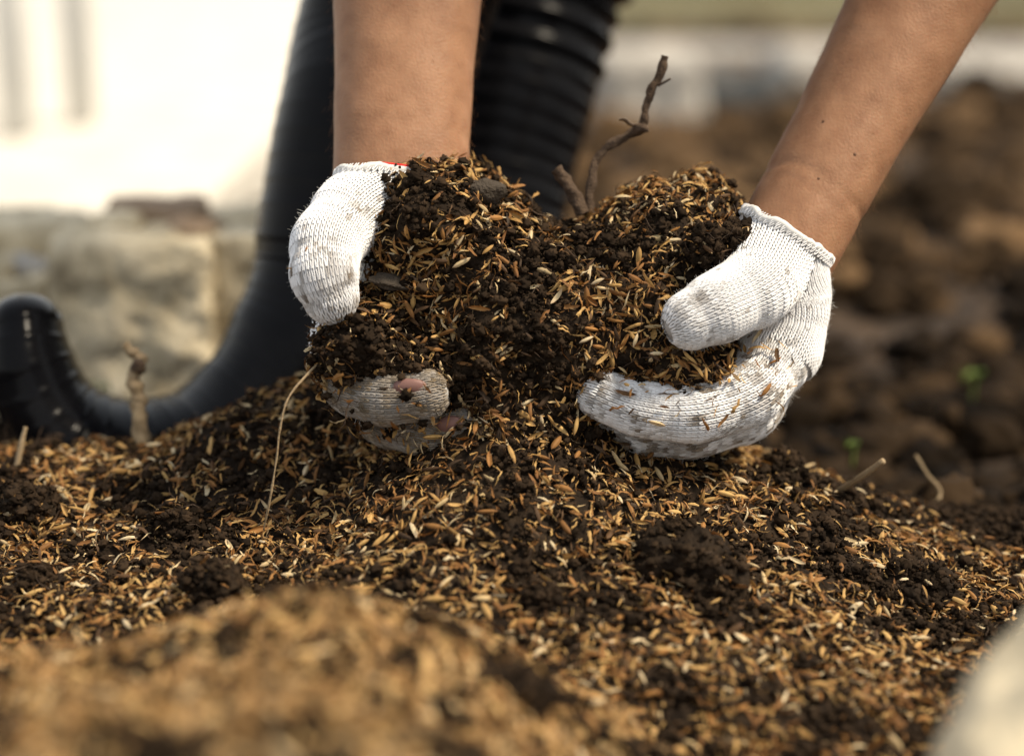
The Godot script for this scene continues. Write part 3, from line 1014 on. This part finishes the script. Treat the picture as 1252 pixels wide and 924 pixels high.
	glove(t, "right", [
		[Vector3(0.1253, 0.1415, -0.0363), Vector3(0.1257, 0.1187, -0.0417), Vector3(0.1250, 0.0943, -0.0365), Vector3(0.1179, 0.0785, -0.0280)],
		[[Vector3(0.1206, 0.1400, -0.0156), Vector3(0.1091, 0.1252, 0.0080), Vector3(0.0909, 0.1178, 0.0208), Vector3(0.0791, 0.1131, 0.0249)], [.0195, .0170, .0150, .0125]],
		[[Vector3(0.1231, 0.0935, -0.0108), Vector3(0.1076, 0.0774, 0.0080), Vector3(0.0817, 0.0702, 0.0197), Vector3(0.0580, 0.0716, 0.0194), Vector3(0.0399, 0.0774, 0.0151)], [.0150, .0142, .0128, .0118, .0105]],
		[[Vector3(0.1250, 0.0868, -0.0349), Vector3(0.1086, 0.0650, -0.0098), Vector3(0.0818, 0.0574, -0.0011), Vector3(0.0594, 0.0585, -0.0013), Vector3(0.0445, 0.0643, -0.0046)], [.0150, .0138, .0125, .0116, .0105]],
		[[Vector3(0.1252, 0.0838, -0.0599), Vector3(0.1080, 0.0583, -0.0391), Vector3(0.0820, 0.0501, -0.0271), Vector3(0.0629, 0.0512, -0.0274), Vector3(0.0495, 0.0568, -0.0286)], [.014, .013, .012, .011, .010]],
		[[Vector3(0.1254, 0.0829, -0.0852), Vector3(0.1086, 0.0586, -0.0647), Vector3(0.0860, 0.0512, -0.0529), Vector3(0.0683, 0.0531, -0.0533)], [.0125, .012, .011, .0095]]])

func glove(t: Node3D, which: String, hand: Array) -> void:
	var left := which == "left"
	var palm: Array = hand[0]
	var lo := Vector3(9, 9, 9)
	var hi := -lo
	for c in hand:
		for p in (c if c[0] is Vector3 else c[0]):
			lo = lo.min(p); hi = hi.max(p)
	var b := Blob.new(lo - Vector3.ONE * .034, hi + Vector3.ONE * .034, .0022, 420.0)
	# palm: wrist to the four knuckles
	var wrist: Vector3 = palm[0]
	var wdir := (Vector3(palm[1]) - wrist).normalized()
	for i in range(2, 6):
		var k: Vector3 = hand[i][0][0]
		var q := float(i - 2) / 3.0
		var mid := Vector3(palm[1]).lerp(k, .45) + (Vector3(palm[2]) - Vector3(palm[1])) * .15
		var s0 := smooth_path([wrist + (k - Vector3(palm[3])) * .16, Vector3(palm[1]) + (k - Vector3(palm[3])) * .5, mid, k], [.0205 if left else .0182, .0178, .0170, hand[i][1][0] + .001], 3)
		b.chain(s0[0], s0[1], 0)
	# ball of the thumb down to the first knuckle
	var ball := smooth_path([Vector3(hand[1][0][0]), Vector3(hand[1][0][0]).lerp(hand[2][0][0], .5) + Vector3(.004 if not left else -.002, 0, -.004), Vector3(hand[2][0][0])], [.0200, .0195, .0165], 4)
	b.chain(ball[0], ball[1], 0)
	for i in range(1, 6):
		var fp := [hand[i][0][0]]
		var fr := [hand[i][1][0]]
		for q in range(1, hand[i][0].size()):
			fp.append(Vector3(hand[i][0][q - 1]).lerp(hand[i][0][q], .5) + (Vector3(0, -.0006, 0) if i > 1 else Vector3.ZERO))
			fr.append((hand[i][1][q - 1] + hand[i][1][q]) * .5 * (.965 if i > 1 or q > 1 else 1.0))
			fp.append(hand[i][0][q])
			fr.append(hand[i][1][q] * (1.015 if q < hand[i][0].size() - 1 else 1.0))
		var s1 := smooth_path(fp, fr, 3)
		b.chain(s1[0], s1[1], i)
	b.finish()
	var arm_dir := (wrist - (Vector3(-0.0460, 0.4156, -0.1611) if left else Vector3(0.2761, 0.3840, -0.1543))).normalized()
	var rim := wrist + arm_dir * (.011 if left else -.002)
	var rim_n := -arm_dir
	if not left: rim_n = (-arm_dir + Vector3(.05, .1, .25)).normalized()
	b.cut(rim, rim_n, .06)
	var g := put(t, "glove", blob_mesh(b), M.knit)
	g.set_meta("label", "white knit glove with soil stains, red hem thread at the wrist" if left else "white knit glove with thumb laid over the husks")
	# knitted surface: rows of stitches along the palm and every finger
	var xf := []
	var cl := []
	var dx := []
	var dc := []
	var fx := []
	var runs := [[palm, 0]]
	for i in range(1, 6): runs.append([hand[i][0], i])
	for run in runs:
		var id: int = run[1]
		var pts: Array = run[0]
		var sp := smooth_path(pts, range(pts.size()), 8)
		var pp: PackedVector3Array = sp[0]
		# even steps along the axis, with a short reach past both ends
		var first := (pp[0] - pp[1]).normalized()
		var last := (pp[-1] - pp[-2]).normalized()
		var line := PackedVector3Array()
		for e in range(6, 0, -1): line.append(pp[0] + first * e * .0018)
		var acc_d := 0.0
		var step := .0021
		for i in pp.size() - 1:
			var seg := pp[i].distance_to(pp[i + 1])
			while acc_d < seg:
				line.append(pp[i].lerp(pp[i + 1], acc_d / seg))
				acc_d += step
			acc_d -= seg
		var tip_at := line.size()
		var rad0: float = hand[id][1][-1] if id > 0 else .0
		if id > 0:
			for e in range(1, int(rad0 * .93 / step) + 1): line.append(pp[-1] + last * e * step)
		var round_n := 0
		var before := PackedVector3Array()
		var ref := Vector3(0, 0, 1)
		for i in line.size():
			var tan := (line[mini(i + 1, line.size() - 1)] - line[maxi(i - 1, 0)]).normalized()
			ref = (ref - tan * ref.dot(tan)).normalized()
			var u := tan.cross(ref)
			var prof := PackedVector3Array()
			var long := PackedFloat32Array([0.0])
			var m := 40
			var start := .008
			for j in m + 1:
				var a := TAU * (j % m) / m
				var e := ref * cos(a) + u * sin(a)
				var r := start
				for it in 7:
					r = maxf(r - b.at(line[i] + e * r), .0005)
				r = minf(r, .05)
				prof.append(line[i] + e * r)
				if j: long.append(long[-1] + prof[j].distance_to(prof[j - 1]))
			if i >= tip_at:
				pass
			var total := long[-1]
			var want := int(round(total / .0024))
			if id == 0 or i < tip_at:
				if round_n == 0: round_n = want
				if absf(want - round_n) > round_n * .22: round_n = want
			else:
				round_n = maxi(want, 4)
			var j := 0
			var row_now := PackedVector3Array()
			for s in round_n:
				var l := total * s / round_n
				while j < m - 1 and long[j + 1] < l: j += 1
				var p := prof[j].lerp(prof[j + 1], clampf((l - long[j]) / maxf(long[j + 1] - long[j], 1e-6), 0.0, 1.0))
				row_now.append(p)
				var d := b.at(p)
				if absf(d) > .0012: continue
				if b.owner(p) != id: continue
				if (p - rim).dot(rim_n) > -.0012: continue
				var nr := b.grad(p)
				p -= nr * d
				var along := (tan - nr * tan.dot(nr))
				if along.length() < .15: continue
				along = along.normalized()
				if id == 0 or id > 0: along = -along
				var across := along.cross(nr)
				var wx := total / round_n
				var tall := step
				if before.size() == round_n: tall = clampf(p.distance_to(before[s]), step * .7, step * 2.2)
				var caked := left and id >= 2
				(dx if caked else xf).append(Transform3D(Basis(across * wx * 1.06, along * tall * 1.12, nr * .0025), p))
				var dirt := stain(p, id, i, tip_at, left)
				var w := rng.randf_range(.90, 1.04)
				(dc if caked else cl).append(Color(.80 * w, .795 * w, .80 * w).lerp((Color(.165, .122, .074) if left and id >= 2 else Color(.15, .108, .066)) * rng.randf_range(.6, 1.35), dirt))
				if id >= 2 and nr.z > -.2 and rng.randf() < (.17 if left else .16 * clampf(nr.y + .5, 0.0, 1.0)):
					cling.append([p + nr * .0022, nr, .85 if left else 1.3])
				if rng.randf() < (.12 if left and id >= 2 else .85):
					var up := (nr * rng.randf_range(.15, 1.0) + Vector3(rng.randfn(), rng.randfn(), rng.randfn()) * .55).normalized()
					var sx := up.cross(Vector3(.3, .5, .8)).normalized()
					var ln := rng.randf_range(.0009, .0028) * (1.7 if rng.randf() < .03 else 1.0)
					fx.append(Transform3D(Basis(sx * ln * .75, up * ln, sx.cross(up) * ln * .75), p + nr * .0006))
			before = row_now
	print(which, " stitches ", xf.size(), " fibres ", fx.size())
	scatter(g, "knit_stitches", stitch, M.yarn, xf, cl)
	if dx.size(): scatter(g, "soiled_stitches", stitch, M.soiled, dx, dc)
	scatter(g, "loose_fibres", fibre, M.fuzz, fx, [])
	# rolled hem
	var ring := PackedVector3Array()
	var ref2 := Vector3(0, 0, 1)
	ref2 = (ref2 - rim_n * ref2.dot(rim_n)).normalized()
	var u2 := rim_n.cross(ref2)
	var rx := []
	var rc := []
	for j in 96:
		var a := TAU * j / 96
		var e := ref2 * cos(a) + u2 * sin(a)
		var r := .012
		for it in 8: r = clampf(r - b.at(rim - rim_n * .004 + e * r), .002, .06)
		ring.append(rim + e * (r + .0002) - rim_n * .0008)
	var loop := []
	var lr := []
	for j in 98:
		loop.append(ring[j % 96] + rim_n * .0006 * sin(j * .9) + rim_n * broad.get_noise_1d(j * .02) * .002)
		lr.append(.0019)
	put(g, "rolled_hem", tube(loop, lr, 8, 2, .0006), M.fuzz)
	for j in 192:
		var q: Vector3 = ring[j / 2]
		var e := (q - rim).normalized()
		var tan := (ring[(j / 2 + 1) % 96] - ring[j / 2]).normalized()
		rx.append(Transform3D(Basis((e * -.3 + rim_n).normalized().cross(e) * .0022, (tan * .5 + rim_n).normalized() * .0024, e * .0026), q + e * .0008 - rim_n * (.0016 * (j % 2))))
		rc.append(Color(.78, .775, .78) * rng.randf_range(.9, 1.05))
	scatter(g, "hem_stitches", stitch, M.yarn, rx, rc)
	if left:
		var hem := []
		var hr := []
		for j in range(0, 96):
			var q: Vector3 = ring[j]
			if q.x > rim.x - .009 and q.x < rim.x + .006 and q.z > rim.z:
				hem.append(q + rim_n * .0018 + (q - rim).normalized() * .0006)
				hr.append(.0009)
		if hem.size() > 3:
			put(g, "hem_thread", tube(hem, hr, 6, 2), M.red).set_meta("label", "red hem thread showing at the wrist")
		# worn fingertips let skin show
		for s in [[Vector3(-0.0448, 0.0848, 0.0335), Vector3(.0078, .0038, .0022), "oval of pink fingertip skin showing through a hole"], [Vector3(-0.0267, 0.0646, 0.0199), Vector3(.0070, .0042, .0026), "soiled fingertip skin showing through a hole"]]:
			var o := put(g, "bare_fingertip", lump_mesh(5, .10, .8, 9), M.tip_skin)
			o.position = s[0]
			o.scale = s[1]
			o.set_meta("label", s[2])

func stain(p: Vector3, id: int, i: int, tip_at: int, left: bool) -> float:
	# soil rubbed into the yarn: heavy on the fingers that dug, specks elsewhere
	var q := .7 * grain.get_noise_3dv(p * 1.3) + .9 * fine.get_noise_3dv(p) + rng.randfn() * .13
	var lvl := -.54
	if id >= 2: lvl = (-.14 if id == 2 else .28) if not left else .62
	elif id == 1 and i > tip_at - 8: lvl = -.2
	elif left and id == 1: lvl = -.50
	var d := clampf((q + lvl) * 1.2 + .22, 0.0, .93)
	if left and id >= 2: d = clampf(.86 + .22 * q, .72, .97)
	if rng.randf() < .012: d = maxf(d, rng.randf_range(.15, .6))
	return d

func boots(t: Node3D, la: Vector3, ra: Vector3, lk: Vector3, rk: Vector3) -> void:
	# boot whose toe curls up beside the mound
	var top := lk + Vector3(.0, -.03, 0)
	var lm := boot(t, [top, Vector3(-0.0612, 0.2407, -0.2517), Vector3(-0.0773, 0.1761, -0.2226), Vector3(-0.0894, 0.1247, -0.2066), Vector3(-0.0947, 0.0900, -0.1992), Vector3(-0.1093, 0.0555, -0.1867), Vector3(-0.1425, 0.0241, -0.1699), Vector3(-0.1752, 0.0140, -0.1524), Vector3(-0.2070, 0.0163, -0.1375), Vector3(-0.2339, 0.0323, -0.1307), Vector3(-0.2472, 0.0590, -0.1312), Vector3(-0.2505, 0.0816, -0.1361)],
		[.060, .0525, .0505, .048, .047, .047, .036, .026, .024, .0235, .0225, .019], [.062, .056, .054, .051, .050, .050, .047, .047, .047, .046, .043, .036], .0004)
	lm.set_meta("label", "black rubber boot turned sideways with a curled up toe")
	var rtop := Vector3(0.0121, 0.2516, -0.4022)
	var rm := boot(t, [rtop, Vector3(0.0081, 0.2349, -0.3987), Vector3(-0.0020, 0.1860, -0.3832), Vector3(-0.0140, 0.1277, -0.3657), Vector3(-0.0199, 0.0747, -0.3493), Vector3(-0.0177, 0.0337, -0.3252), Vector3(-0.0076, 0.0178, -0.2707), Vector3(0.0018, 0.0249, -0.1905), Vector3(0.0059, 0.0346, -0.1210)],
		[.062, .056, .054, .050, .047, .047, .043, .036, .022], [.062, .057, .055, .051, .049, .049, .046, .044, .034], .0010)
	rm.set_meta("label", "black rubber boot with ribbed shaft behind the forearm")

func boot(t: Node3D, pts: Array, ra: Array, rb: Array, rib: float) -> MeshInstance3D:
	var n := 44
	var s := smooth_path(pts, ra, n)
	var sb := smooth_path(pts, rb, n)
	var p: PackedVector3Array = s[0]
	var a: PackedFloat32Array = s[1]
	var c: PackedFloat32Array = sb[1]
	var run := 0.0
	for i in p.size():
		if i: run += p[i].distance_to(p[i - 1])
		var w := rib * pow(maxf(0.0, sin(run * TAU / .0125)), 2.0)
		if run < .06: w = .0035 * pow(maxf(0.0, sin((run + .002) * TAU / .017)), .5)
		a[i] += w
		c[i] += w
	# round the end off
	var last := p.size() - 1
	for i in range(1, 6):
		var q := i / 5.0
		p.append(p[last] + (p[last] - p[last - 6]).normalized() * a[last] * .8 * sin(q * PI * .5))
		a.append(a[last] * maxf(cos(q * PI * .5), .02))
		c.append(c[last] * maxf(cos(q * PI * .5), .02))
	# in-plane radius first, depth radius second; the ring's side axis lies along the depth of the foot
	var m := loft(p, c, a, Vector3(.1, .05, 1.0), 40, true)
	return put(t, "rubber_boot", m, M.rubber)

# ------------------------------------------------------------------ loose things
func loose_things() -> void:
	# twig standing in the handful
	var tw := thing("twig", "crooked brown twig standing upright in the handful", "twig")
	put(tw, "stalk", tube([Vector3(0.0368, 0.1498, -0.0483), Vector3(0.0368, 0.1611, -0.0507), Vector3(0.0388, 0.1729, -0.0543), Vector3(0.0446, 0.1800, -0.0568), Vector3(0.0531, 0.1847, -0.0588), Vector3(0.0607, 0.1901, -0.0589), Vector3(0.0622, 0.1955, -0.0590), Vector3(0.0651, 0.2061, -0.0593), Vector3(0.0689, 0.2137, -0.0599), Vector3(0.0715, 0.2227, -0.0608)],
		[.0023, .0022, .0020, .0019, .0020, .0029, .0019, .0020, .0024, .0017], 12, 9, .0017), M.wood)
	put(tw, "side_twig", tube([Vector3(0.0602, 0.1910, -0.0581), Vector3(0.0558, 0.1913, -0.0541), Vector3(0.0526, 0.1938, -0.0526), Vector3(0.0500, 0.1938, -0.0526)], [.0012, .0009, .0009, .0006], 6, 4, .0003), M.wood)
	put(tw, "side_twig", tube([Vector3(0.0685, 0.2092, -0.0589), Vector3(0.0713, 0.2109, -0.0562), Vector3(0.0739, 0.2126, -0.0545)], [.0010, .0007, .0004], 6, 4, .0002), M.wood)
	put(tw, "knot", tube([Vector3(0.0590, 0.1889, -0.0556), Vector3(0.0618, 0.1897, -0.0517), Vector3(0.0632, 0.1887, -0.0494)], [.0024, .0022, .0010], 8, 4, .0008), M.wood)
	var st := put(self, "twig", tube([Vector3(0.0328, 0.1505, -0.0434), Vector3(0.0282, 0.1606, -0.0455), Vector3(0.0237, 0.1676, -0.0470), Vector3(0.0206, 0.1714, -0.0478)], [.0034, .0032, .0030, .0030], 12, 8, .0019), M.wood)
	tag(st, "short broken twig stub poking out beside the tall twig", "twig")
	var dt := thing("dead_stalk", "weathered dry stalk standing before the curled boot toe", "stalk")
	put(dt, "stalk", tube([Vector3(-0.1784, 0.0188, -0.0767), Vector3(-0.1833, 0.0365, -0.0805), Vector3(-0.1841, 0.0503, -0.0834), Vector3(-0.1865, 0.0622, -0.0859), Vector3(-0.1841, 0.0709, -0.0878), Vector3(-0.1873, 0.0760, -0.0889), Vector3(-0.1914, 0.0800, -0.0897)], [.0042, .0040, .0034, .0036, .0034, .0022, .0014], 10, 9, .0038), M.straw)
	put(dt, "knot", tube([Vector3(-0.1846, 0.0677, -0.0851), Vector3(-0.1834, 0.0729, -0.0841)], [.0040, .0030], 8, 4, .001), M.wood)
	var rt := put(self, "root_hair", tube([Vector3(-0.0832, 0.0938, 0.0147), Vector3(-0.0893, 0.0904, 0.0287), Vector3(-0.0982, 0.0800, 0.0350), Vector3(-0.1018, 0.0666, 0.0378), Vector3(-0.1035, 0.0539, 0.0385), Vector3(-0.1066, 0.0358, 0.0403), Vector3(-0.1101, 0.0208, 0.0374)], [.0006, .0006, .0006, .0005, .0006, .0005, .0004], 6, 6, .0004), M.straw)
	tag(rt, "thin pale rootlet dangling from the soiled glove onto the mound", "rootlet")
	for s in [
		[[Vector3(0.1533, 0.0194, -0.0308), Vector3(0.1617, 0.0300, -0.0177), Vector3(0.1719, 0.0406, -0.0098)], [.0017, .0016, .0014], "pale straw piece sticking out of the mound's far slope"],
		[[Vector3(0.1931, -0.0296, -0.0766), Vector3(0.2014, -0.0130, -0.0853), Vector3(0.2174, -0.0013, -0.1031), Vector3(0.2107, 0.0093, -0.1053), Vector3(0.2049, 0.0190, -0.1074)], [.0012, .0011, .0010, .0009, .0006], "thin bent brown stem rising behind the mound"],
		[[Vector3(0.1819, -0.0015, -0.0520), Vector3(0.1918, 0.0032, -0.0529), Vector3(0.1997, 0.0063, -0.0536)], [.0010, .0009, .0006], "short thin stem lying beside the bent brown stem"],
		[[Vector3(-0.2387, 0.0243, -0.0472), Vector3(-0.2363, 0.0358, -0.0497), Vector3(-0.2336, 0.0466, -0.0519)], [.0016, .0014, .0009], "short brown sprig before the boot toe"],
		[[Vector3(-0.1470, 0.0257, -0.0577), Vector3(-0.1339, 0.0377, -0.0501), Vector3(-0.1201, 0.0473, -0.0521)], [.0007, .0006, .0004], "reddish fine rootlet arching over the mound's edge"]]:
		var o := put(self, "straw_piece", tube(s[0], s[1], 7, 5, .0004), M.straw)
		tag(o, s[2], "straw")
	# clods
	for c in [
		[Vector3(0.1809, -0.0097, 0.0367), Vector3(.018, .014, .016), "crusty dark soil clod stuck with husks at the mound's foot"],
		[Vector3(0.1658, -0.0151, 0.0481), Vector3(.013, .009, .012), "flat dark soil clod leaning on the crusty clod"],
		[Vector3(0.0875, 0.1432, 0.0052), Vector3(.0078, .0066, .007), "round dark soil clod in the handful above the thumb"],
		[Vector3(0.1001, 0.1444, -0.0012), Vector3(.0070, .0064, .007), "dark soil clod between thumb clod and glove"],
		[Vector3(0.0707, 0.0126, 0.0626), Vector3(.022, .016, .018), "large dark soil clod on the mound's front slope"],
		[Vector3(0.0854, 0.0069, 0.0741), Vector3(.015, .012, .014), "dark soil clod resting against the large clod"],
		[Vector3(0.0116, 0.0032, 0.0953), Vector3(.011, .009, .010), "small dark clod low on the mound between pile and clods"],
		[Vector3(-0.0012, 0.0205, 0.2399), Vector3(.016, .009, .014), "dark soil lump on the flank of the tan husk pile"],
		[Vector3(-0.1267, 0.0084, 0.0789), Vector3(.013, .009, .011), "dark clod in the hollow behind the tan husk pile"],
		[Vector3(-0.2066, -0.0000, 0.0602), Vector3(.011, .009, .010), "dark clod beside a smaller one on the mound's flank below the boot"],
		[Vector3(-0.1956, -0.0049, 0.0715), Vector3(.008, .007, .008), "smaller clod touching the dark clod on the mound's flank"],
		[Vector3(0.1291, 0.0298, -0.0382), Vector3(.008, .006, .008), "dark clod on the mound's ridge below the cleaner glove"],
		[Vector3(-0.1522, 0.0176, 0.0156), Vector3(.010, .007, .010), "dark clod amid husks on the mound's flank under the stalk"],
		[Vector3(-0.2252, 0.0195, -0.0053), Vector3(.014, .009, .012), "broad dark clod on the mound before the boot toe"],
		[Vector3(-0.0455, 0.0244, 0.0397), Vector3(.009, .006, .009), "dark clod on the mound below the soiled fingertips"]]:
		var o := thing("soil_clod", c[2], "soil clod", c[0])
		var cm := lump_mesh(int(c[0].x * 3000) + 200, .62, 1.3, 22)
		var body := put(o, "soil_body", cm, M.soil)
		body.scale = c[1]
		var cv: PackedVector3Array = cm.surface_get_arrays(0)[Mesh.ARRAY_VERTEX]
		var cn: PackedVector3Array = cm.surface_get_arrays(0)[Mesh.ARRAY_NORMAL]
		var stuck := []
		for k in 620:
			var i := rng.randi() % cv.size()
			stuck.append([cv[i] * c[1] * .97 + Vector3(rng.randfn(), rng.randfn(), rng.randfn()) * .0008, cn[i], .10])
		dress(o, stuck, 0, .9, .007)
	for c in [
		[Vector3(-0.0133, 0.1640, -0.0156), Vector3(.021, .013, .008), "flat dark grey stone chip near the top of the handful"],
		[Vector3(-0.0540, 0.1273, 0.0076), Vector3(.020, .005, .010), "thin grey stone sliver beside the thumb of the soiled glove"]]:
		var o := put(self, "stone_chip", lump_mesh(int(c[0].x * 900) + 50, .5, .7, 14), M.chip)
		o.scale = c[1] * .52
		o.position = c[0]
		o.basis = Basis.from_euler(Vector3(.5, .3, -.1 if c[1].y > .01 else -.25)) * Basis.from_scale(c[1] * .55)
		tag(o, c[2], "stone chip")
	# bits clinging to the gloves
	for c in [
		[Vector3(0.1117, 0.1312, -0.0004), Vector3(.0075, 0, .0), .2, 5, Color(.16, .03, .025), "dark red husk splinter stuck on the glove above the thumb"],
		[Vector3(0.1244, 0.1321, -0.0088), Vector3(.007, 0, 0), -.75, 5, Color(.17, .035, .03), "slanted dark red splinter on the back of the thumb's glove"],
		[Vector3(0.1087, 0.1477, -0.0070), Vector3(.006, 0, 0), .1, 5, Color(.20, .05, .03), "reddish splinter at the glove's edge by the clod"],
		[Vector3(-0.0827, 0.1599, 0.0017), Vector3(.005, 0, 0), 1.3, 1, Color(.36, .19, .07), "single tan husk stuck on the white thumb base"],
		[Vector3(-0.0902, 0.1431, 0.0237), Vector3(.006, 0, 0), 1.4, 2, Color(.32, .16, .06), "brown husk stuck on the outer side of the thumb"],
		[Vector3(-0.0963, 0.1354, 0.0212), Vector3(.006, 0, 0), .0, 3, Color(.36, .2, .08), "husk lying across the outer edge of the thumb"]]:
		var o := put(self, "husk_flake", husks[c[3]], null)
		var m := M.husk.duplicate() as StandardMaterial3D
		m.albedo_color = Color(c[4]).linear_to_srgb()
		o.material_override = m
		var ax := Vector3(cos(c[2]), sin(c[2]), 0)
		var z := Vector3(0, .2, .98)
		o.transform = Transform3D(Basis(ax.cross(z) * -c[1].x, z * c[1].x, ax * c[1].x), c[0])
		tag(o, c[5], "husk")
	# pale stone at the near corner
	var st2 := put(self, "pale_stone", rock(Vector3(.16, .12, .15), .045, .02, 9.0, 303, 26), M.block)
	st2.position = Vector3(0.2103, 0.0319, 0.3857)
	st2.rotation_degrees = Vector3(8, 20, 38)
	tag(st2, "rough pale grey stone at the mound's near foot", "stone")
	# green shoots
	for s in [[Vector3(0.2924, -0.0021, -0.3892), .014, "yellow green leaf on the bare soil behind the forearm"], [Vector3(0.1907, -0.0044, -0.2200), .008, "tiny green seedling behind the mound's ridge"], [Vector3(-0.2436, 0.0112, -0.2898), .014, "green sprig at the foot of the concrete block"]]:
		var sp := thing("seedling", s[2], "seedling", s[0])
		put(sp, "stem", tube([Vector3(0, -s[1] * 1.5, 0), Vector3(.001, -.2 * s[1], 0), Vector3(.002, .3 * s[1], 0)], [.001, .0008, .0005], 5, 3), M.green)
		for k in 3:
			var lf := put(sp, "leaf", husk_mesh(.3, .4, .15, .0, .0, 1.0), M.green)
			lf.transform = Transform3D(Basis.from_euler(Vector3(-.5 + .3 * k, k * 2.1, .3)).scaled(Vector3.ONE * s[1]), Vector3(cos(k * 2.1), .3, sin(k * 2.1)) * s[1] * .4)
